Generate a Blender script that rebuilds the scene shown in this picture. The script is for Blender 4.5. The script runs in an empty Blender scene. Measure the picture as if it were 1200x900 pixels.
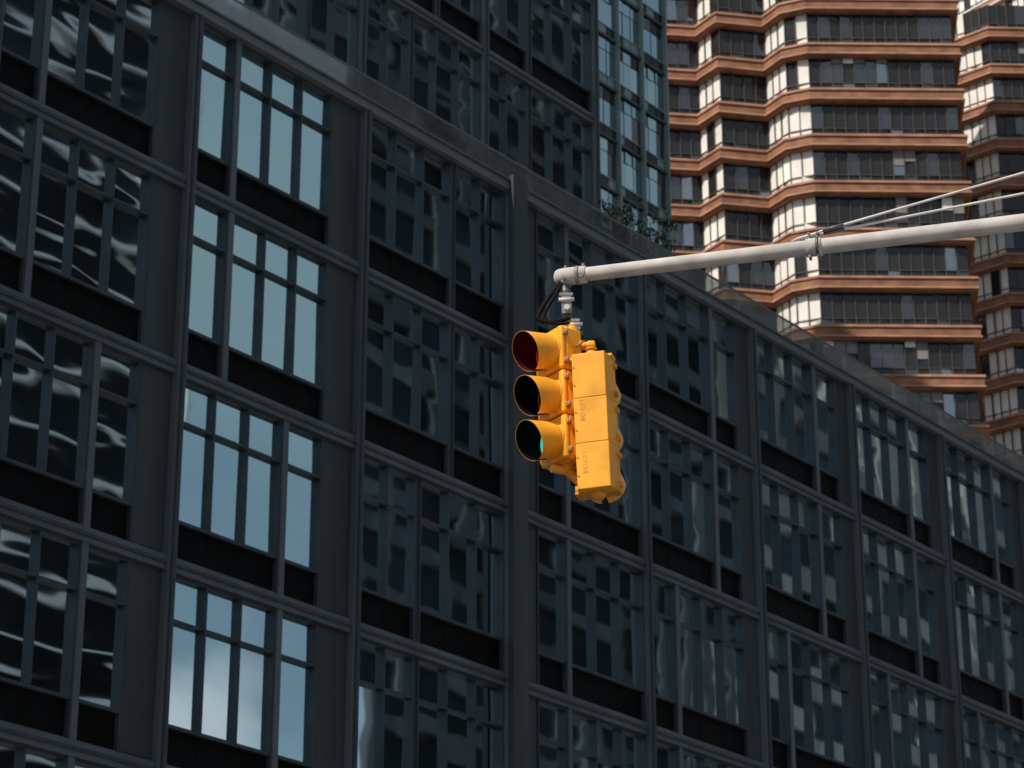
import bpy, bmesh, math, random
from mathutils import Vector, Matrix
random.seed(7)
R=math.radians
scene=bpy.context.scene
COL=scene.collection
D=(0.618,0.786)   # street direction
ANG=math.atan2(D[1],D[0])

# ------------------------------------------------------------------ materials
def newmat(n):
    m=bpy.data.materials.new(n); m.use_nodes=True
    nt=m.node_tree; return m,nt,nt.nodes["Principled BSDF"]
def mat(n,c,rough=.6,metal=0,var=.25,scale=1.5,bump=0,bscale=20,spec=.5,coat=0,streak=False):
    m,nt,b=newmat(n)
    N=nt.nodes.new; L=nt.links.new
    geo=N("ShaderNodeNewGeometry")
    no=N("ShaderNodeTexNoise"); no.inputs["Scale"].default_value=scale; no.inputs["Detail"].default_value=6
    if streak:
        mp=N("ShaderNodeMapping"); mp.inputs["Scale"].default_value=(1,1,.12)
        L(geo.outputs["Position"],mp.inputs[0]); L(mp.outputs[0],no.inputs["Vector"])
    else: L(geo.outputs["Position"],no.inputs["Vector"])
    r=N("ShaderNodeValToRGB"); r.color_ramp.elements[0].position=.3; r.color_ramp.elements[1].position=.7
    r.color_ramp.elements[0].color=(*[x*(1-var) for x in c],1); r.color_ramp.elements[1].color=(*[min(1,x*(1+var)) for x in c],1)
    L(no.outputs["Fac"],r.inputs[0]); L(r.outputs[0],b.inputs["Base Color"])
    b.inputs["Roughness"].default_value=rough; b.inputs["Metallic"].default_value=metal
    b.inputs["Specular IOR Level"].default_value=spec
    b.inputs["Coat Weight"].default_value=coat
    if bump:
        n2=N("ShaderNodeTexNoise"); n2.inputs["Scale"].default_value=bscale; n2.inputs["Detail"].default_value=5
        L(geo.outputs["Position"],n2.inputs["Vector"])
        bp=N("ShaderNodeBump"); bp.inputs["Strength"].default_value=.6; bp.inputs["Distance"].default_value=bump
        L(n2.outputs["Fac"],bp.inputs["Height"]); L(bp.outputs[0],b.inputs["Normal"])
    return m
def glass(n,tint,fac,base,wave=.004,wscale=(.55,.55,.9),rough=.02,clear=0):
    m,nt,b=newmat(n)
    N=nt.nodes.new; L=nt.links.new
    geo=N("ShaderNodeNewGeometry"); oi=N("ShaderNodeObjectInfo")
    mp=N("ShaderNodeMapping"); mp.inputs["Scale"].default_value=wscale
    add=N("ShaderNodeVectorMath"); add.operation='ADD'
    mul=N("ShaderNodeMath"); mul.operation='MULTIPLY'; mul.inputs[1].default_value=37
    L(oi.outputs["Random"],mul.inputs[0]); L(geo.outputs["Position"],mp.inputs[0]); L(mp.outputs[0],add.inputs[0]); L(mul.outputs[0],add.inputs[1])
    no=N("ShaderNodeTexNoise"); no.inputs["Scale"].default_value=1; no.inputs["Detail"].default_value=1.0
    no.inputs["Distortion"].default_value=.5
    L(add.outputs[0],no.inputs["Vector"])
    bp=N("ShaderNodeBump"); bp.inputs["Strength"].default_value=1; bp.inputs["Distance"].default_value=wave
    L(no.outputs["Fac"],bp.inputs["Height"])
    g=N("ShaderNodeBsdfGlossy"); g.inputs["Color"].default_value=(*tint,1); g.inputs["Roughness"].default_value=rough
    L(bp.outputs[0],g.inputs["Normal"])
    n3=N("ShaderNodeTexNoise"); n3.inputs["Scale"].default_value=.7; n3.inputs["Detail"].default_value=3
    L(add.outputs[0],n3.inputs["Vector"])
    r=N("ShaderNodeValToRGB"); r.color_ramp.elements[0].position=.35; r.color_ramp.elements[1].position=.75
    r.color_ramp.elements[0].color=(*[x*.5 for x in base],1); r.color_ramp.elements[1].color=(*[x*1.8 for x in base],1)
    L(n3.outputs["Fac"],r.inputs[0]); L(r.outputs[0],b.inputs["Base Color"]); b.inputs["Roughness"].default_value=.9
    mx=N("ShaderNodeMixShader"); mx.inputs[0].default_value=fac
    L(b.outputs[0],mx.inputs[1]); L(g.outputs[0],mx.inputs[2])
    out=mx.outputs[0]
    if clear:
        tr=N("ShaderNodeBsdfTransparent"); tr.inputs[0].default_value=(.88,.92,.92,1)
        m2=N("ShaderNodeMixShader"); m2.inputs[0].default_value=clear
        L(out,m2.inputs[1]); L(tr.outputs[0],m2.inputs[2]); out=m2.outputs[0]
    L(out,nt.nodes["Material Output"].inputs["Surface"])
    return m

M={}
M['frame']=mat("painted_frame",(.046,.060,.075),.45,.3,.2,3)
M['band']=mat("metal_band",(.100,.124,.145),.5,.3,.25,1.2,streak=True)
M['panel']=mat("dark_panel",(.030,.039,.047),.55,0,.3,1.2,streak=True)
M['black']=mat("black_spandrel",(.0025,.003,.0035),.6,0,.4,3,spec=.1)
M['fascia']=mat("roof_fascia",(.135,.155,.168),.5,.2,.1,.4)
M['glass']=glass("window_glass",(.46,.65,.71),.84,(.005,.008,.010),.0022)
M['glassW']=glass("rippled_glass",(.56,.70,.76),.84,(.005,.007,.009),.0078,(.42,.42,1.0))
M['glassR']=glass("clear_window_glass",(.62,.80,.88),.85,(.006,.010,.013),.0030,(.5,.5,.8))
M['glass2']=glass("tower_glass",(.66,.82,.88),.82,(.008,.011,.014),.0040)
M['glassL']=glass("pale_tower_glass",(.44,.60,.63),.76,(.04,.055,.06),.008,(.25,.25,.35))
M['glassD']=glass("dark_glass",(.17,.165,.17),.22,(.004,.004,.004),.004,(.3,.3,.5))
M['glassM']=glass("reflecting_glass",(.34,.35,.37),.32,(.008,.008,.009),.008,(.3,.3,.5))
M['glassB']=glass("sky_reflecting_glass",(.52,.55,.58),.60,(.02,.02,.022),.010,(.3,.3,.5))
M['rail']=glass("railing_glass",(.58,.62,.64),.4,(.20,.21,.215),.0002,clear=.48)
M['concrete']=mat("concrete",(.28,.27,.25),.85,0,.2,1)
M['roof']=mat("roof_gravel",(.3,.29,.26),.9,0,.2,4)
M['brick']=mat("brick",(.26,.118,.067),.85,0,.35,1.0)
M['ledge']=mat("terracotta_ledge",(.42,.208,.128),.8,0,.3,.7)
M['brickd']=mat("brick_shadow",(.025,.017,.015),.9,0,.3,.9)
M['cream']=mat("cream_blind_and_sunlit",(.78,.75,.70),.8,0,.15,.4)  # blinds and pale ledges, also panes coloured as if sunlit
M['greyb']=mat("grey_blind",(.20,.19,.18),.8,0,.3,.5)
M['grey']=mat("grey_window_frame",(.06,.056,.053),.6,0,.2,1)
M['pale']=mat("pale_metal",(.17,.235,.255),.45,.1,.15,1)
M['yellow']=mat("yellow_paint",(.80,.345,.020),.45,0,.18,6,.0012,60,coat=.08,spec=.3)
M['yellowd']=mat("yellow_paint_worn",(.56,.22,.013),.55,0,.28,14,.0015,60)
M['blacki']=mat("visor_inner_black",(.003,.003,.004),.9,0,.2,5,spec=.05)
M['redi']=mat("visor_inner_red_glow",(.050,.003,.007),.8,0,.3,5,spec=.1)  # red lens light on the visor wall, put into the colour
M['galv']=mat("galvanised_steel",(.44,.41,.395),.75,0,.22,7,.0015,40,spec=.25)
M['galvm']=mat("weathered_steel",(.20,.19,.19),.55,.3,.3,25,.0012,60)
M['galvd']=mat("dark_steel",(.10,.10,.105),.5,.4,.3,20)
M['rod']=mat("tie_rod_steel",(.52,.50,.49),.6,.1,.15,8)
M['rubber']=mat("black_rubber",(.006,.006,.007),.8,0,.2,10,spec=.15)
M['asphalt']=mat("asphalt",(.05,.05,.052),.9,0,.2,2,.004,60)
M['paving']=mat("paving",(.27,.26,.25),.9,0,.15,1.2)
M['soil']=mat("ground",(.12,.115,.11),.95,0,.2,.1)
M['white']=mat("road_paint",(.75,.75,.72),.7,0,.1,3)
M['bark']=mat("bark",(.03,.024,.02),.9,0,.3,10)
M['leaf']=mat("leaves",(.012,.020,.014),.8,0,.5,5,spec=.2)
M['oppA']=mat("pale_frame_stone",(.62,.65,.68),.7,0,.2,.3)
M['oppB']=mat("grey_frame_stone",(.075,.086,.096),.8,0,.6,.05,spec=.1)
M['oppC']=mat("pale_block_stone",(.30,.285,.28),.8,0,.5,.04,spec=.1)
M['oppG']=mat("dim_windows",(.014,.020,.026),.8,0,.9,.10,spec=.1)
M['oppH']=mat("grey_blue_windows",(.055,.076,.092),.8,0,.9,.09,spec=.1)
def lensmat(n,c,e):
    m=mat(n,c,.15,0,.1,30,.001,120,coat=.5); b=m.node_tree.nodes["Principled BSDF"]
    b.inputs["Emission Color"].default_value=(*c,1); b.inputs["Emission Strength"].default_value=e; return m
M['lr']=lensmat("red_lens",(.26,.003,.008),.8)
M['la']=lensmat("amber_lens",(.02,.01,.004),0)
M['lg']=lensmat("green_lens",(.006,.42,.32),1.6)

# ------------------------------------------------------------------ mesh helpers
class MB:
    def __init__(s): s.v=[];s.f=[];s.m=[];s.mats=[];s.sm=[]
    def mi(s,k):
        if k not in s.mats: s.mats.append(k)
        return s.mats.index(k)
    def quad(s,p,k,smooth=False):
        b=len(s.v); s.v+= [tuple(q) for q in p]; s.f.append(tuple(range(b,b+len(p)))); s.m.append(s.mi(k)); s.sm.append(smooth)
    def box(s,x0,x1,y0,y1,z0,z1,k):
        b=len(s.v)
        s.v+=[(x0,y0,z0),(x1,y0,z0),(x1,y1,z0),(x0,y1,z0),(x0,y0,z1),(x1,y0,z1),(x1,y1,z1),(x0,y1,z1)]
        for f in ((0,3,2,1),(4,5,6,7),(0,1,5,4),(1,2,6,5),(2,3,7,6),(3,0,4,7)):
            s.f.append(tuple(b+i for i in f)); s.m.append(s.mi(k)); s.sm.append(False)
    def prism(s,poly,z0,z1,k):
        n=len(poly); b=len(s.v)
        s.v+=[(x,y,z0) for x,y in poly]+[(x,y,z1) for x,y in poly]
        s.f.append(tuple(b+n-1-i for i in range(n))); s.f.append(tuple(b+n+i for i in range(n)))
        for i in range(n):
            j=(i+1)%n; s.f.append((b+i,b+j,b+n+j,b+n+i))
        s.m+=[s.mi(k)]*(n+2); s.sm+=[False]*(n+2)
    def tube(s,pts,rads,k,seg=16,caps=True):
        pts=[Vector(p) for p in pts]
        if not hasattr(rads,'__len__'): rads=[rads]*len(pts)
        b=len(s.v); up=None
        for i,p in enumerate(pts):
            t=(pts[min(i+1,len(pts)-1)]-pts[max(i-1,0)]).normalized()
            if up is None:
                up=t.orthogonal().normalized()
            else: up=(up-t*up.dot(t)).normalized()
            w=t.cross(up)
            for j in range(seg):
                a=2*math.pi*j/seg
                q=p+(up*math.cos(a)+w*math.sin(a))*rads[i]; s.v.append(tuple(q))
        for i in range(len(pts)-1):
            for j in range(seg):
                j2=(j+1)%seg
                s.f.append((b+i*seg+j,b+i*seg+j2,b+(i+1)*seg+j2,b+(i+1)*seg+j)); s.m.append(s.mi(k)); s.sm.append(True)
        if caps:
            s.f.append(tuple(b+seg-1-j for j in range(seg))); s.m.append(s.mi(k)); s.sm.append(False)
            e=b+(len(pts)-1)*seg
            s.f.append(tuple(e+j for j in range(seg))); s.m.append(s.mi(k)); s.sm.append(False)
    def bbox(s,cx,cy,cz,sx,sy,sz,k,bev=.01,seg=3,rot=None,taper=None):
        bm=bmesh.new(); bmesh.ops.create_cube(bm,size=1)
        for v in bm.verts: v.co=Vector((v.co.x*sx,v.co.y*sy,v.co.z*sz))
        if taper:
            for v in bm.verts:
                if v.co.y>0: v.co.x*=taper
        bmesh.ops.bevel(bm,geom=bm.edges[:],offset=bev,segments=seg,profile=.5,affect='EDGES')
        bm.verts.index_update(); b=len(s.v)
        for v in bm.verts:
            c=v.co.copy()
            if rot: c=rot@c
            s.v.append((c.x+cx,c.y+cy,c.z+cz))
        for f in bm.faces:
            s.f.append(tuple(b+v.index for v in f.verts)); s.m.append(s.mi(k)); s.sm.append(f.calc_area()<max(sx,sy,sz)*bev*1.2)
        bm.free()
    def mesh(s,n):
        me=bpy.data.meshes.new(n); me.from_pydata(s.v,[],s.f)
        for k in s.mats: me.materials.append(M[k])
        me.polygons.foreach_set("material_index",s.m); me.polygons.foreach_set("use_smooth",s.sm); me.update(); return me
def obj(name,data,parent=None,loc=(0,0,0),rz=0,label=None,cat=None,group=None,kind=None):
    o=bpy.data.objects.new(name,data); COL.objects.link(o)
    o.location=loc; o.rotation_euler=(0,0,rz)
    if parent: o.parent=parent
    if label: o["label"]=label
    if cat: o["category"]=cat
    if group: o["group"]=group
    if kind: o["kind"]=kind
    return o

# ------------------------------------------------------------------ windows
ZS=.66
def frame_mesh(W,n,H=3.2,zs=ZS,zt=2.42,fk='frame'):
    b=MB(); e=.032
    b.box(0,e,.03,.2,0,H,fk); b.box(W-e,W,.03,.2,0,H,fk)
    cw=(W-e)/n
    for i in range(1,n):
        b.box(i*cw,i*cw+e,.035,.195,zs+.03,H,fk); b.box(i*cw+.010,i*cw+e-.010,.115,.19,.04,zs-.03,'black')
    for i in range(n):
        x0=i*cw+e; x1=(i+1)*cw
        b.box(x0,x1,.05,.19,H-.05,H,fk); b.box(x0,x1,.045,.19,zt-.022,zt+.022,fk)
    b.box(e,W-e,.04,.19,zs-.03,zs+.03,fk); b.box(e,W-e,.06,.19,0,.04,fk)
    return b.mesh("window_frame")
def pane_mesh(W,n,H=3.2,zs=ZS,zt=2.42,gk='glass',amp=.004):
    b=MB(); e=.032; cw=(W-e)/n
    for i in range(n):
        for z0,z1 in ((zs+.02,zt-.02),(zt+.02,H-.04)):
            x0=i*cw+e-.01; x1=(i+1)*cw+.01
            a=random.gauss(0,amp); c=random.gauss(0,amp)
            xm=(x0+x1)/2; zm=(z0+z1)/2
            b.quad([(x,.145+a*(x-xm)+c*(z-zm),z) for x,z in ((x0,z0),(x1,z0),(x1,z1),(x0,z1))],gk)
    return b.mesh("window_pane")
def sp_mesh(W,n,zs=ZS,k='black'):
    b=MB(); b.box(.02,W-.02,.12,.18,.02,zs-.01,k); return b.mesh("spandrel")
SPEC={'N':(.92,1),'T':(1.58,2),'W':(2.5,3)}
FR={}; LIB={}
for t,(W,n) in SPEC.items(): FR[t]=(frame_mesh(W,n),sp_mesh(W,n))
for gk in('glass','glass2','glassW','glassR'):
    for t,(W,n) in SPEC.items():
        LIB[gk,t]=(FR[t][0],[pane_mesh(W,n,gk=gk,amp=.008 if gk=='glassR' else .004) for _ in range(9)],FR[t][1])
def merge(b,me,off):
    base=len(b.v); b.v+=[(v.co.x+off[0],v.co.y+off[1],v.co.z+off[2]) for v in me.vertices]
    for p in me.polygons:
        b.f.append(tuple(base+i for i in p.vertices))
        k=[kk for kk in M if M[kk]==me.materials[p.material_index]][0]
        b.m.append(b.mi(k)); b.sm.append(False)
def place_window(parent,gk,t,x,y,z,rest=None):
    fr,ps,sp=LIB[gk,t]
    if rest is not None:
        for me in (fr,random.choice(ps),sp): merge(rest,me,(x,y,z))
        return
    w=obj("window",fr,parent,(x,y,z))
    obj("window_pane",random.choice(ps),w); obj("spandrel_panel",sp,w)

def facade(parent,piers,rows,ztop,gk,layout,y0,zbase,limit):
    H=3.2; P=3.45
    cells=[]
    for r in range(rows):
        zb=ztop-H-P*r
        for i in range(len(piers)-1):
            a,b_=piers[i],piers[i+1]
            x0=a+(.2 if a==0 else .1); x1=b_-(.2 if b_==0 else .1)
            lay=layout(r,i,a)
            x=x0; L=x1-x0
            wt=sum(SPEC[c][0] for c in lay if c in SPEC)
            nw=sum(1 for c in lay if c in SPEC)
            post=.13 if 'P' in lay else (L-wt)/(nw-1)
            pan=L-wt-post*(nw-1)
            prev=False
            for c in lay:
                if c=='P':
                    pm=MB(); pm.box(x,x+pan,.07,.31,zb,zb+H,'panel')
                    pm.box(x+.03,x+pan-.03,.055,.1,zb+.05,zb+H-.05,'panel')
                    obj("wall_panel",pm.mesh("wall_panel"),parent,(0,y0,0)); x+=pan; prev=False
                else:
                    if prev:
                        pm=MB(); pm.box(x,x+post,.0 if 'P' in lay else .06,.31,zb,zb+H,'band' if 'P' in lay else 'panel'); obj("post",pm.mesh("post"),parent,(0,y0,0)); x+=post
                    cells.append((r,a,c,x,zb)); x+=SPEC[c][0]; prev=True
    cells.sort(key=lambda c:limit(c[0],c[1]))
    rest=MB()
    for k,(r,a,c,x,zb) in enumerate(cells):
        place_window(parent,gk(a),c,x,y0,zb,None if k<100 else rest)
    if rest.v: obj("window",rest.mesh("more_windows"),parent,kind="stuff")
    s0,s1=piers[0],piers[-1]
    for r in range(rows):
        zb=ztop-H-P*r
        bm=MB(); bm.box(s0,s1,-.02,.32,zb-.25,zb,'band'); bm.box(s0,s1,-.05,-.02,zb-.155,zb-.095,'frame')
        obj("floor_band",bm.mesh("floor_band"),parent,(0,y0,0))
    for p in piers:
        w=.2 if p==0 else .1
        pm=MB(); pm.box(p-w,p+w,-.07,.33,zbase,ztop+.01,'band')
        pm.box(p-w*.35,p+w*.35,-.12,-.06,zbase,ztop+.01,'frame')
        if p==0: pm.box(p-w-.03,p+w+.03,-.22,-.1,zbase,ztop+.3,'panel')
        obj("pier",pm.mesh("pier"),parent,(0,y0,0))

# ------------------------------------------------------------------ main building
main=obj("office_building",None,None,(0,47.7,0),ANG,
  label="long dark grey metal and glass building with gridded windows",cat="building")
PI=[-22.6,-18.1,-13.55,-9.05,-4.5,0,4.5,8.8,13.1,17.4,21.7,26,30.3,34.6]
ZT=25.225
b=MB(); b.box(-22.5,34.5,.3,16,0,ZT+.1,'panel'); obj("wall",b.mesh("wall"),main)
def lay_main(r,i,a):
    if a==-4.5: return ['W','T'] if r<2 else ['T','W']
    if a==0: return ['P','N','W']
    if a<0: return ['N','W','P'] if r<2 else ['W','N','P']
    return ['W','N','P'] if r<2 else ['N','W','P']
facade(main,PI,7,ZT,lambda a:'glassW' if a<-10 else ('glass' if a<-5 else 'glassR'),lay_main,0,0,lambda r,a:(0 if (-14<a<24 and r<5) else 1)*100+r)
b=MB(); b.box(-22.7,34.7,-.10,.5,ZT,ZT+.17,'fascia'); b.box(-22.7,34.7,-.15,.5,ZT+.175,ZT+.215,'band')
obj("cornice",b.mesh("cornice"),main)
b=MB(); b.box(-22.6,34.6,.5,15.9,ZT+.1,ZT+.2,'roof'); obj("roof_terrace",b.mesh("roof"),main)
b=MB(); x=-22.5
while x<34:
    b.box(x+.006,x+2.094,-.06,-.048,ZT+.22,ZT+.70,'rail'); x+=2.1
b.box(-22.6,34.6,-.075,-.03,ZT+.705,ZT+.735,'fascia')
obj("railing",b.mesh("railing"),main)
b=MB(); b.box(-22.6,34.6,-.1,.33,0,.9,'concrete'); obj("plinth",b.mesh("plinth"),main)

# ------------------------------------------------------------------ setback tower
st=obj("setback_tower",None,None,(0,47.7,0),ANG,label="dark glass tower rising behind the roof terrace",cat="building")
PS=[-21.3,-16.9,-12.45,-8.0,-3.55,.9,5.3,9.75]
b=MB(); b.box(-21.2,9.74,5.3,15,ZT+.21,46,'panel'); obj("wall",b.mesh("wall"),st)
def lay_s(r,i,a): return [['T','W'],['W','T'],['W','T'],['T','W']][(i+r//2)%4]
facade(st,PS,6,46.3,lambda a:'glass2',lay_s,5,ZT+.21,lambda r,a:(0 if a>-15 else 1)*100-r)
b=MB(); b.box(-21.4,9.85,4.8,15.1,46.3,47,'fascia'); obj("cornice",b.mesh("cornice"),st)

# ------------------------------------------------------------------ pale tower
pt=obj("glass_tower",None,None,(9.3,140,0),ANG,label="pale teal glass tower with slim vertical fins",cat="building")
b=MB(); b.box(-20,0,.3,16,0,122,'pale'); obj("wall",b.mesh("wall"),pt)
def pw():
    b=MB(); W=2.42
    cuts=random.choice([(.03,.78,1.58,2.39),(.03,1.20,2.39),(.03,.78,1.58,2.39)])
    for x0,x1 in zip(cuts,cuts[1:]):
        x1-=.07
        for z0,z1 in ((.75,2.35),(2.42,3.15)):
            t=random.uniform(-.035,.035)
            rr=random.random(); k='glassL' if rr<.70 else ('glassM' if rr<.88 else 'glassD')
            b.quad([(x0,.12+t,z0),(x1,.12-t,z0),(x1,.12-t,z1),(x0,.12+t,z1)],k)
        b.box(x0,x1,.08,.2,.08,.68,random.choice(['glassD','glassD','pale']))
    b.box(0,W,.03,.25,.68,.75,'pale')
    return b.mesh("window")
PW=[pw() for _ in range(14)]
cnt=0; rest=MB()
for fl in range(35,-1,-1):
    z=fl*3.35+2
    bm=MB(); bm.box(-20.05,.05,-.02,.32,z-.1,z+.06,'panel'); obj("floor_band",bm.mesh("floor_band"),pt)
    for i in range(8):
        if cnt<100 and i>=4 and z<115:
            cnt+=1; obj("window",random.choice(PW),pt,(-20+i*2.5+.04,0,z))
        else: merge(rest,PW[0],(-20+i*2.5+.04,0,z))
obj("window",rest.mesh("more_windows"),pt,kind="stuff")
for i in range(9):
    bm=MB(); bm.box(-20+i*2.5-.05,-20+i*2.5+.03,-.2,.3,0,122,'pale'); obj("fin",bm.mesh("fin"),pt)

# ------------------------------------------------------------------ brick towers
def offset(poly,d):
    n=len(poly); out=[]
    for i in range(n):
        p0=Vector(poly[i-1]);p1=Vector(poly[i]);p2=Vector(poly[(i+1)%n])
        e1=(p1-p0).normalized(); e2=(p2-p1).normalized()
        n1=Vector((e1.y,-e1.x)); n2=Vector((e2.y,-e2.x))
        mm=(n1+n2).normalized(); k=d/max(.3,mm.dot(n1)); q=p1+mm*k; out.append((q.x,q.y))
    return out
def brick_tower(name,label,poly,nf,z0,P,top,vis,cream={},bk='brick',lk='ledge'):
    org=poly[0]; pl=[(x-org[0],y-org[1]) for x,y in poly]
    T=obj(name,None,None,(org[0],org[1],0),0,label=label,cat="building")
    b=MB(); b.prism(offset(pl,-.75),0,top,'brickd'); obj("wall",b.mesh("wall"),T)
    lv=[]; z=z0
    while z-P>1: z-=P
    while z<top: lv.append(z); z+=P
    o0=offset(pl,0); o1=offset(pl,.10); o2=offset(pl,-.05)
    for z in lv:
        b=MB(); b.prism(o1,z+.36,z+.54,lk); b.prism(o0,z-.28,z+.36,bk); b.prism(o1,z-.42,z-.28,lk); b.prism(o2,z-.60,z-.42,bk)
        obj("spandrel_band",b.mesh("spandrel_band"),T)
    meshes={}
    rest=MB(); n=0
    win=offset(pl,-.50)
    order=sorted(lv,key=lambda z:abs(z-vis))
    for z in order:
        for i in range(nf):
            a=Vector(win[i]); c=Vector(win[i+1]); L=(c-a).length; ang=math.atan2(c.y-a.y,c.x-a.x)
            key=(i,random.randint(0,13))
            if key not in meshes:
                m=MB(); cols=max(1,round(L/.85)); cw=L/cols; h=P-.54-.60
                blind=0
                for j in range(cols):
                    x0=j*cw+.02; x1=(j+1)*cw-.02
                    isc=random.random()<cream.get(i,0)
                    for z0_,z1_ in ((0,h*.26),(h*.26,h)):
                        rr=random.random()
                        k='glassD' if rr<.72 else ('glassM' if rr<.94 else 'glassB')
                        if isc: k='cream'  # pale pane: sun on the left-facing facets painted into its colour
                        t=random.gauss(0,.03)
                        m.quad([(x0,t,z0_),(x1,-t,z0_),(x1,-t+random.gauss(0,.02),z1_),(x0,t,z1_)],k)
                    if i not in cream:
                        if random.random()<.06: blind=random.randint(1,3)
                        if blind>0:
                            blind-=1; hh=h*random.uniform(.1,.5); m.quad([(x0+.02,-.08,h-hh),(x1-.02,-.08,h-hh),(x1-.02,-.08,h),(x0+.02,-.08,h)],'greyb' if random.random()<.7 else 'cream')
                    m.box(j*cw-.03,j*cw+.03,-.11,.06,0,h,'grey')
                m.box(0,L,-.09,.04,h*.24,h*.24+.05,'grey')
                meshes[key]=m.mesh("window")
            if n<100: 
                obj("window",meshes[key],T,(a.x,a.y,z+.54),ang)
            else:
                me=meshes[key]; base=len(rest.v); ca,sa=math.cos(ang),math.sin(ang)
                rest.v+=[(a.x+v.co.x*ca-v.co.y*sa,a.y+v.co.x*sa+v.co.y*ca,v.co.z+z+.54) for v in me.vertices]
                for p in me.polygons:
                    rest.f.append(tuple(base+q for q in p.vertices)); k=[kk for kk in M if M[kk]==me.materials[p.material_index]][0]
                    rest.m.append(rest.mi(k)); rest.sm.append(False)
            n+=1
    if rest.v: obj("window",rest.mesh("more_windows"),T,kind="stuff")
    return T
brick_tower("brick_tower","terracotta brick apartment tower with stepped bays and ribbon windows",
  [(6.7,178.7),(14.4,179.6),(15.85,177.4),(19.5,178.1),(20.7,176.1),(22.6,175.3),(34.3,175.5),(35.8,192),(8,194)],6,96.9,3.92,132,86,cream={1:.7,3:.92,4:.6,2:.05})
brick_tower("brick_tower","narrow brick tower with ledges beside the stepped tower",
  [(39.6,206),(42.4,203.6),(58,204.2),(60,222),(41,222)],2,100,3.7,119,90,cream={0:.75})
brick_tower("brick_tower","cream banded tower standing behind the brick towers",
  [(46,262),(58,246),(72,249),(74,270)],2,100,3.6,185,150,cream={0:.8},bk='ledge',lk='cream')

# ------------------------------------------------------------------ buildings across the street (seen in the window reflections)
def opp(label,s0,s1,H,fk,bay,fl,bw,pwid,skew=0,wk='oppG'):
    T=obj("street_building",None,None,(47.2,10.6,0),ANG,label=label,cat="building")
    b=MB(); b.prism([(s0+skew,-22),(s1,-22),(s1,-.3),(s0,-.3)],0,H,wk); obj("wall",b.mesh("wall"),T)
    b=MB(); z=4
    while z<H: b.box(s0,s1,-.3,.1,z,z+bw,fk); z+=fl
    obj("floor_band",b.mesh("floor_band"),T)
    b=MB(); x=s0
    while x<=s1: b.box(x-pwid/2,x+pwid/2,-.3,.25,0,H+.5,fk); x+=bay
    obj("pier",b.mesh("pier"),T)
    b=MB(); b.prism([(s0+skew,-22),(s1,-22),(s1,.4),(s0,.4)],H,H+1.2,fk); obj("cornice",b.mesh("cornice"),T)
opp("tall building with pale stone frames and dim windows",8,47.5,95,'oppA',19.6,2.7,.36,.2)
opp("broad grey apartment block with dim gridded windows",61.5,100,108,'oppB',5.5,3.4,1.0,.8,skew=27)
opp("pale stone block with wide window bays",102,180,85,'oppC',7,4.4,1.5,2.0,wk='oppH')

# ------------------------------------------------------------------ ground
b=MB(); b.quad([(-3000,-3000,-.16),(3000,-3000,-.16),(3000,3000,-.16),(-3000,3000,-.16)],'soil'); obj("ground",b.mesh("ground"),kind="structure")
b=MB(); b.box(-150,250,-26,-6,-.156,-.12,'asphalt'); o=obj("road",b.mesh("road"),None,(0,47.7,0),ANG,kind="structure")
b=MB(); b.box(-150,250,-6,.0,-.155,-.004,'paving'); b.box(-150,250,-60,-26,-.155,-.004,'paving')
for yy in(-6.0,-26.16): b.box(-150,250,yy-.0,yy+.16,-.15,0.0,'concrete')
obj("pavement",b.mesh("pavement"),None,(0,47.7,0),ANG,kind="structure")
b=MB()
for i in range(60): b.box(-140+i*6,-137+i*6,-16.08,-15.92,-.118,-.114,'white')
obj("road_marking",b.mesh("road_marking"),None,(0,47.7,0),ANG,kind="structure")

# ------------------------------------------------------------------ terrace shrubs
def shrub(s,y,h):
    c=math.cos(ANG); sn=math.sin(ANG)
    T=obj("potted_tree",None,None,(s*c-y*sn,47.7+s*sn+y*c,ZT+.2),0,label="small dark leafy tree on the roof terrace",cat="tree",group="small trees on the roof terrace")
    b=MB(); tips=[]
    b.tube([(0,0,0),(.03,.02,h*.4),(0,.05,h*.8),(.02,.03,h)],[.05,.04,.02,.01],'bark',8)
    for k in range(14):
        a=random.uniform(0,6.28); z=h*random.uniform(.3,.85); r=random.uniform(.15,.48)
        e=Vector((math.cos(a)*r,math.sin(a)*r,min(h*1.05,z+random.uniform(.2,.7)))); b.tube([(0,.02,z),tuple((Vector((0,0,z))+e)/2+Vector((0,0,.08))),tuple(e)],[.02,.014,.006],'bark',5); tips.append(e)
    obj("trunk",b.mesh("trunk"),T)
    m=MB()
    for e in tips:
        for j in range(34):
            p=e+Vector([random.gauss(0,.12) for _ in range(3)])
            u=Vector([random.gauss(0,1) for _ in range(3)]).normalized(); w=u.orthogonal().normalized()
            l=random.uniform(.05,.09)
            m.quad([p,p+u*l+w*l*.4,p+u*l*2,p+u*l-w*l*.4],'leaf')
    obj("crown",m.mesh("crown"),T)
    p=MB(); p.bbox(0,0,.25,.6,.6,.5,'concrete',.02); obj("planter",p.mesh("planter"),T)
for s,y,h in((5.8,1.6,1.9),(6.5,1.9,3.0),(7.2,1.5,2.1)): shrub(s,y,h)

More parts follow.
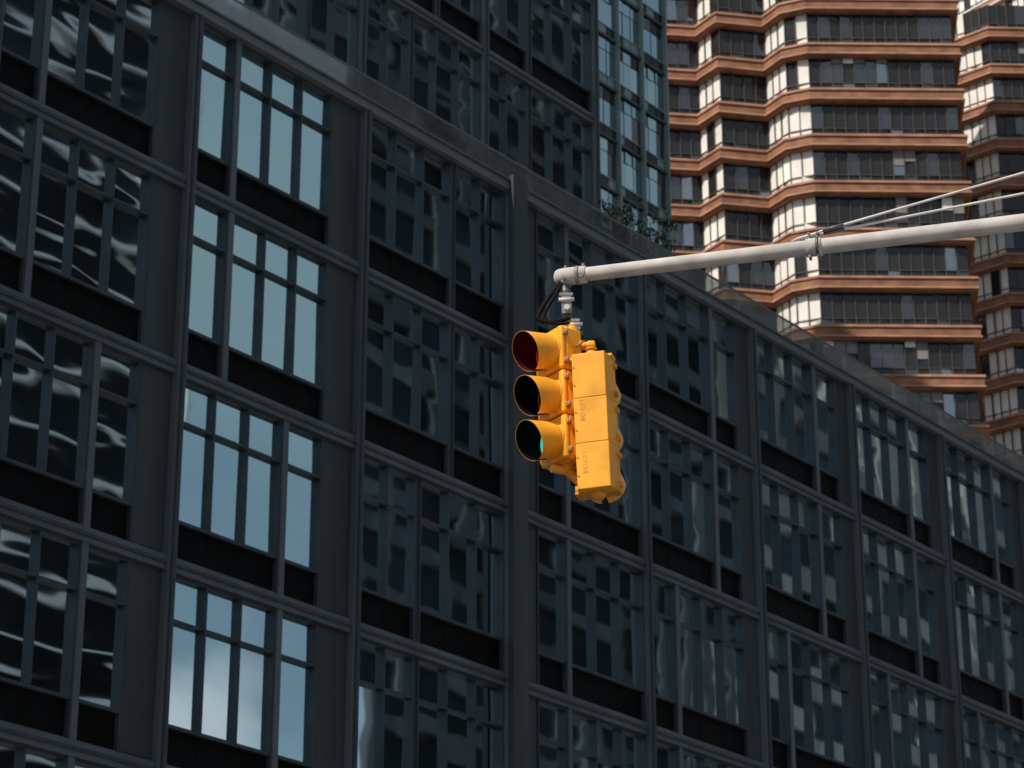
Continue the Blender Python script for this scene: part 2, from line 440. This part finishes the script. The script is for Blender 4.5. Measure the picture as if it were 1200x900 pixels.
# ------------------------------------------------------------------ signal mast
A0=Vector((.322,13.80,7.905)); AD=Vector((.961,-.276,0))
PB=A0+AD*7.5; PB.z=0
mast=obj("signal_mast",None,None,tuple(PB),0,label="galvanised steel pole with long horizontal arm and tie rods",cat="street pole")
def W(t,dz=0,side=0): 
    p=A0+AD*t+Vector((.276,.961,0))*side; return p-PB+Vector((0,0,dz))
b=MB(); ts=[-.02,.4,1.2,2.5,4,6,7.5]
b.tube([W(t) for t in ts],[.0405+.0032*t for t in ts],'galv',32); obj("arm",b.mesh("arm"),mast)
b=MB()
b.tube([W(.115),W(.11),W(.03),W(-.02),W(-.05),W(-.068),W(-.078)],[.044,.051,.052,.052,.049,.040,.022],'galv',28)
b.tube([W(.055),W(.075)],[.056,.056],'galvm',24)
b.tube([W(-.012,0),W(-.012,-.04),W(-.012,-.055),W(-.012,-.058),W(-.012,-.09)],[.040,.040,.038,.026,.024],'galvm',20)
for t in(-.01,.095): b.tube([W(t,.04),W(t,.070)],.011,'galvd',6); b.tube([W(t,-.03,-.05),W(t,-.03,-.062)],.012,'galvd',6)
obj("arm_end_fitting",b.mesh("end"),mast)
b=MB(); b.tube([W(1.40),W(1.49)],[.053,.053],'galv',24); b.tube([W(1.46),W(1.475)],[.060,.060],'galvd',24)
rz=math.atan2(AD.y,AD.x)
q=Matrix.Rotation(rz,3,'Z')
for t in(1.42,1.47):
    p=W(t,.06); b.bbox(p.x,p.y,p.z,.02,.03,.055,'galvm',.004,2,q); 
    p=W(t,-.055); b.bbox(p.x,p.y,p.z,.014,.05,.03,'galvm',.003,2,q)
    b.tube([W(t,.078,-.03),W(t,.078,.03)],.008,'galvd',8)
obj("clamp",b.mesh("clamp"),mast)
for sl,sd in((.182,-.012),(.085,.012)):
    b=MB(); b.tube([W(1.32,.045,sd),W(1.36,.06,sd),W(1.46,.078,sd),W(1.5,.083+sl*.04,sd),W(7.45,.083+sl*5.99,sd)],[.009,.009,.009,.008,.008],'rod',8)
    b.tube([W(1.50,.083+sl*.04,sd),W(1.62,.083+sl*.16,sd)],.012,'galvd',8)
    obj("tie_rod",b.mesh("tie_rod"),mast)
b=MB(); b.tube([(0,0,0),(0,0,.02),(0,0,.5),(0,0,10.1)],[.2,.14,.13,.085],'galv',32); b.bbox(0,0,.03,.5,.5,.06,'galv',.01)
b.tube([(0,0,10.1),(0,0,10.18)],[.1,.03],'galv',24); b.tube([(0,0,7.75),(0,0,8.05)],[.125,.125],'galv',24)
obj("pole",b.mesh("pole"),mast)

# ------------------------------------------------------------------ traffic light
HX,HY=.36,13.80; Z0=6.6
tl=obj("traffic_light",None,None,(HX+.0175,HY,Z0),0,label="yellow traffic light with two signal heads hanging from arm",cat="traffic light")
tl.rotation_euler=(0,R(-2.0),0)
SH=.27
def head(cx,cy,cz,face,back):
    rz=math.atan2(face[1],face[0])+math.pi/2
    b=MB()
    for i in (-1,0,1): b.bbox(0,.035,i*SH,.236,.13,SH-(.0010 if back else .004),'yellow',.005 if back else .016,3,taper=.80 if back else .93)
    b.box(-.085,.085,-.02,.092,-1.47*SH,1.47*SH,'yellow')
    if back:
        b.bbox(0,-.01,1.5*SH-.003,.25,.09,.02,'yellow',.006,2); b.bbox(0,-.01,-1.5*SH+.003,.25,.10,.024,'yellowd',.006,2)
        for zz in (-1.2,-.8,-.2,.2,.8,1.2):
            b.tube([(.086,.098,zz*SH),(.086,.104,zz*SH)],.006,'yellowd',8)
    for i in(-1,0,1):
        for dz in(-.085,.085):
            b.bbox(.124,-.035,i*SH+dz,.022,.035,.03,'yellowd',.005,2); b.bbox(-.124,-.035,i*SH+dz,.022,.035,.03,'yellowd',.005,2)
            b.tube([(.134,-.035,i*SH+dz-.02),(.134,-.035,i*SH+dz+.02)],.006,'galvm',8)
        if not back:
            b.tube([(.118,.03,i*SH-.10),(.130,.03,i*SH-.10)],.014,'yellowd',12)
            b.tube([(.118,.05,i*SH+.02),(.138,.05,i*SH+.02)],.008,'galvm',8)
    h=obj("signal_head",b.mesh("signal_head"),tl,(cx-HX,cy-HY,cz-Z0),rz)
    for i,(lk,ik) in enumerate((('lg','blacki'),('la','blacki'),('lr','redi'))):
        z=(i-1)*SH
        d=MB(); d.bbox(0,-.045,z,.240,.034,SH-.012,'yellow',.014,3)
        d.tube([(0,-.058,z),(0,-.072,z)],[.112,.108],'yellow',40)
        obj("door",d.mesh("door"),h)
        l=MB(); rings=[(.0,.022),(.03,.020),(.06,.015),(.085,.006),(.099,-.004)]
        pv=None
        for r_,dd in rings:
            ring=[(r_*math.cos(2*math.pi*j/32),-.076-dd,z+r_*math.sin(2*math.pi*j/32)) for j in range(32)]
            if pv:
                for j in range(32): l.quad([pv[j],pv[(j+1)%32],ring[(j+1)%32],ring[j]],lk,True)
            pv=ring
        obj("lens",l.mesh("lens"),h)
        v=MB(); n=56; a0=R(-90+10); a1=R(270-10)
        out=[];inn=[];bo=[];bi=[]
        for j in range(n+1):
            a=a0+(a1-a0)*j/n; s_=(1+math.sin(a))/2
            Ln=.108+.097*s_**.8; dp=.028
            ca,sa=math.cos(a),math.sin(a)
            ro,ri=.107,.1048
            bo.append((ro*ca,-.064,z+ro*sa)); bi.append((ri*ca,-.064,z+ri*sa))
            out.append((ro*1.02*ca,-.064-Ln,z-dp+ro*1.02*sa)); inn.append((ri*1.02*ca,-.064-Ln,z-dp+ri*1.02*sa))
        for j in range(n):
            v.quad([bo[j],out[j],out[j+1],bo[j+1]],'yellow',True)
            v.quad([bi[j],bi[j+1],inn[j+1],inn[j]],ik,True)
            v.quad([out[j],inn[j],inn[j+1],out[j+1]],'yellowd')
        for j in(0,n): v.quad([bo[j],bi[j],inn[j],out[j]],'yellowd')
        obj("visor",v.mesh("visor"),h)
    return h
H1=Vector((.268,13.735,7.120)); H2=Vector((.458,13.62,6.905))
h1=head(*H1,(-.805,-.593),False)
h2=head(*H2,(.26,.965),True)
tc=bpy.data.curves.new("cast_lettering",'FONT'); tc.body="LCFOR"; tc.size=.036; tc.extrude=.0007; tc.align_x='CENTER'; tc.space_character=1.3
to=bpy.data.objects.new("tmp",tc); COL.objects.link(to); bpy.context.view_layer.update()
tm=bpy.data.meshes.new_from_object(to); bpy.data.objects.remove(to)
tm.materials.clear(); tm.materials.append(M['yellowd'])
for dz in(.06,-.25):
    o=obj("cast_lettering",tm,h2,(.058,.1005,dz)); o.rotation_euler=(R(90),R(90),R(180))
# brackets
P1=H1-Vector((HX,HY,Z0))+Vector((.03,.03,0)); P2=H2-Vector((HX,HY,Z0))+Vector((0,.0,0))
hub=Vector((0,0,H1.z-Z0+1.5*SH+.005))
b=MB()
for p in(P1,P2):
    zt=p.z+1.5*SH
    b.tube([(p.x,p.y,zt-.02),(p.x,p.y,zt+.012),(p.x,p.y,zt+.022),(p.x,p.y,zt+.036),(p.x,p.y,zt+.05)],[.042,.044,.032,.030,.020],'yellow',20)
z1=P1.z+1.5*SH; z2=P2.z+1.5*SH
b.tube([(P1.x,P1.y,z1+.035),(P1.x*.6,P1.y*.6,hub.z+.04),(0,0,hub.z+.04)],[.022,.020,.024],'yellow',16)
b.tube([(P2.x,P2.y,z2+.02),(P2.x,P2.y,z2+.07)],[.022,.020],'yellow',16)
b.tube([(P2.x,P2.y,z2+.05),(P2.x,P2.y,z2+.062)],[.032,.032],'yellowd',18)
b.bbox(P2.x,P2.y,z2+.085,.048,.048,.040,'yellow',.012,3)
b.tube([(P2.x,P2.y,z2+.088),(P2.x*.5,P2.y*.5,z2+.12),(0,0,hub.z-.03)],[.017,.016,.020],'yellow',16)
b.tube([(P2.x*.62,P2.y*.62,z2+.112),(P2.x*.48,P2.y*.48,z2+.124)],[.028,.028],'yellowd',16)
b.tube([(0,0,hub.z-.07),(0,0,hub.z-.04),(0,0,hub.z+.05),(0,0,hub.z+.07),(0,0,hub.z+.085)],[.03,.040,.040,.034,.028],'yellow',24)
b.tube([(0,0,hub.z-.005),(0,0,hub.z+.012)],.048,'yellowd',24); b.tube([(-.06,-.03,hub.z+.03),(.06,.03,hub.z+.03)],.014,'galvm',8)
obj("top_bracket",b.mesh("top_bracket"),tl)
b=MB()
for p in(P1,P2):
    zb=p.z-1.5*SH
    b.tube([(p.x,p.y,zb+.02),(p.x,p.y,zb-.012),(p.x,p.y,zb-.02),(p.x,p.y,zb-.035)],[.045,.045,.034,.026],'yellow',20)
a=Vector((P1.x,P1.y,P1.z-1.5*SH-.022)); c=Vector((P2.x,P2.y,P2.z-1.5*SH-.02))
b.tube([a+Vector((-.09,-.05,.0)),a,a*.5+c*.5+Vector((.0,.07,.02)),c],[.024,.028,.028,.022],'yellow',16)
obj("bottom_bracket",b.mesh("bottom_bracket"),tl)
# hanger
b=MB(); zt=7.905-.075-Z0; hx=A0.x-.012-HX+.026
b.tube([(hx-.004,0,zt+.01),(hx,0,zt-.03),(hx,0,zt-.045)],[.030,.030,.028],'galvd',16)
b.bbox(hx,0,zt-.05,.082,.07,.022,'galvm',.004,2)
b.bbox(hx,-.028,zt-.11,.058,.010,.12,'galvm',.003,2); b.bbox(hx,.028,zt-.11,.058,.010,.12,'galvm',.003,2)
b.tube([(hx-.045,-.035,zt-.085),(hx+.045,-.035,zt-.085)],.012,'rod',8)
b.tube([(hx,-.06,zt-.14),(hx,.06,zt-.14)],.017,'rod',8)
b.bbox(hx+.008,0,zt-.18,.046,.034,.14,'galvd',.010,2)
b.tube([(.004,0,zt-.20),(0,0,hub.z+.075)],[.026,.034],'galvm',16)
for zz in(.215,.265): b.bbox(.004,0,zt-zz,.092,.066,.022,'galvm',.004,2)
b.tube([(-.058,-.03,zt-.24),(.062,-.03,zt-.24)],.010,'rod',8)
obj("hanger",b.mesh("hanger"),tl)
def bez(P,n=20):
    P=[Vector(p) for p in P]; o=[]
    for i in range(n+1):
        t=i/n; o.append(P[0]*(1-t)**3+P[1]*3*t*(1-t)**2+P[2]*3*t*t*(1-t)+P[3]*t**3)
    return o
for k,(dx,r_) in enumerate(((0,.013),(.034,.011))):
    b=MB()
    b.tube(bez([(-.05+dx*.4,-.01,1.27),(-.08+dx*.6,-.03,1.23),(-.14+dx,-.05,1.14),(-.185+dx,-.05,1.06)])+bez([(-.185+dx,-.05,1.06),(-.215+dx,-.05,1.0),(-.15+dx*.5,-.05,.985),(-.01,-.03,1.03-dx)])[1:],r_,'rubber',10)
    obj("cable",b.mesh("cable"),tl)

# ------------------------------------------------------------------ light, sky, camera
sd=Vector((-.70,-.71,0)).normalized(); el=R(50)
sv=Vector((sd.x*math.cos(el),sd.y*math.cos(el),math.sin(el)))
sl=bpy.data.lights.new("sun",'SUN'); sl.energy=4.9; sl.angle=R(.5); sl.color=(1,.92,.81)
so=bpy.data.objects.new("sun",sl); COL.objects.link(so); so.rotation_euler=sv.to_track_quat('Z','Y').to_euler()
w=bpy.data.worlds.new("World"); scene.world=w; w.use_nodes=True
nt=w.node_tree; N=nt.nodes.new; L=nt.links.new
sk=N("ShaderNodeTexSky"); sk.sky_type='NISHITA'; sk.sun_disc=False
sk.sun_elevation=el; sk.sun_rotation=R(225); sk.dust_density=2.0
tcn=N("ShaderNodeTexCoord"); mp=N("ShaderNodeMapping"); mp.inputs["Scale"].default_value=(1,1,2.6)
no=N("ShaderNodeTexNoise"); no.inputs["Scale"].default_value=2.4; no.inputs["Detail"].default_value=6
rp=N("ShaderNodeValToRGB"); rp.color_ramp.elements[0].position=.34; rp.color_ramp.elements[1].position=.68
rp.color_ramp.elements[0].color=(.40,.40,.40,1)
mx=N("ShaderNodeMix"); mx.data_type='RGBA'
L(tcn.outputs["Generated"],mp.inputs[0]); L(mp.outputs[0],no.inputs["Vector"]); L(no.outputs["Fac"],rp.inputs[0])
L(rp.outputs[0],mx.inputs[0]); L(sk.outputs[0],mx.inputs[6]); mx.inputs[7].default_value=(3.7,4.3,4.55,1)
# one sunlit cumulus low in the east
ds=N("ShaderNodeVectorMath"); ds.operation='DISTANCE'; ds.inputs[1].default_value=(.9587,.108,.250)
L(tcn.outputs["Generated"],ds.inputs[0])
n2=N("ShaderNodeTexNoise"); n2.inputs["Scale"].default_value=24; n2.inputs["Detail"].default_value=6; L(tcn.outputs["Generated"],n2.inputs["Vector"])
ma=N("ShaderNodeMath"); ma.operation='MULTIPLY_ADD'; ma.inputs[1].default_value=.08; L(n2.outputs["Fac"],ma.inputs[0]); L(ds.outputs["Value"],ma.inputs[2])
mr=N("ShaderNodeMapRange"); mr.interpolation_type='SMOOTHSTEP'
mr.inputs[1].default_value=.04; mr.inputs[2].default_value=.09; mr.inputs[3].default_value=.85; mr.inputs[4].default_value=0
L(ma.outputs[0],mr.inputs[0])
mx2=N("ShaderNodeMix"); mx2.data_type='RGBA'; L(mr.outputs[0],mx2.inputs[0]); L(mx.outputs[2],mx2.inputs[6]); mx2.inputs[7].default_value=(10.0,8.8,8.8,1)
bg=nt.nodes["Background"]; L(mx2.outputs[2],bg.inputs[0]); bg.inputs[1].default_value=.105
cam=bpy.data.cameras.new("camera"); co=bpy.data.objects.new("camera",cam); COL.objects.link(co)
cam.sensor_width=36; cam.lens=91.86; cam.clip_end=8000; cam.clip_start=.1
co.location=(0,0,1.6); co.rotation_euler=(R(90+22.2),0,0)
cam.dof.use_dof=True; cam.dof.focus_distance=15.0; cam.dof.aperture_fstop=7.0
scene.camera=co
scene.view_settings.view_transform='Standard'; scene.view_settings.look='None'; scene.view_settings.exposure=0
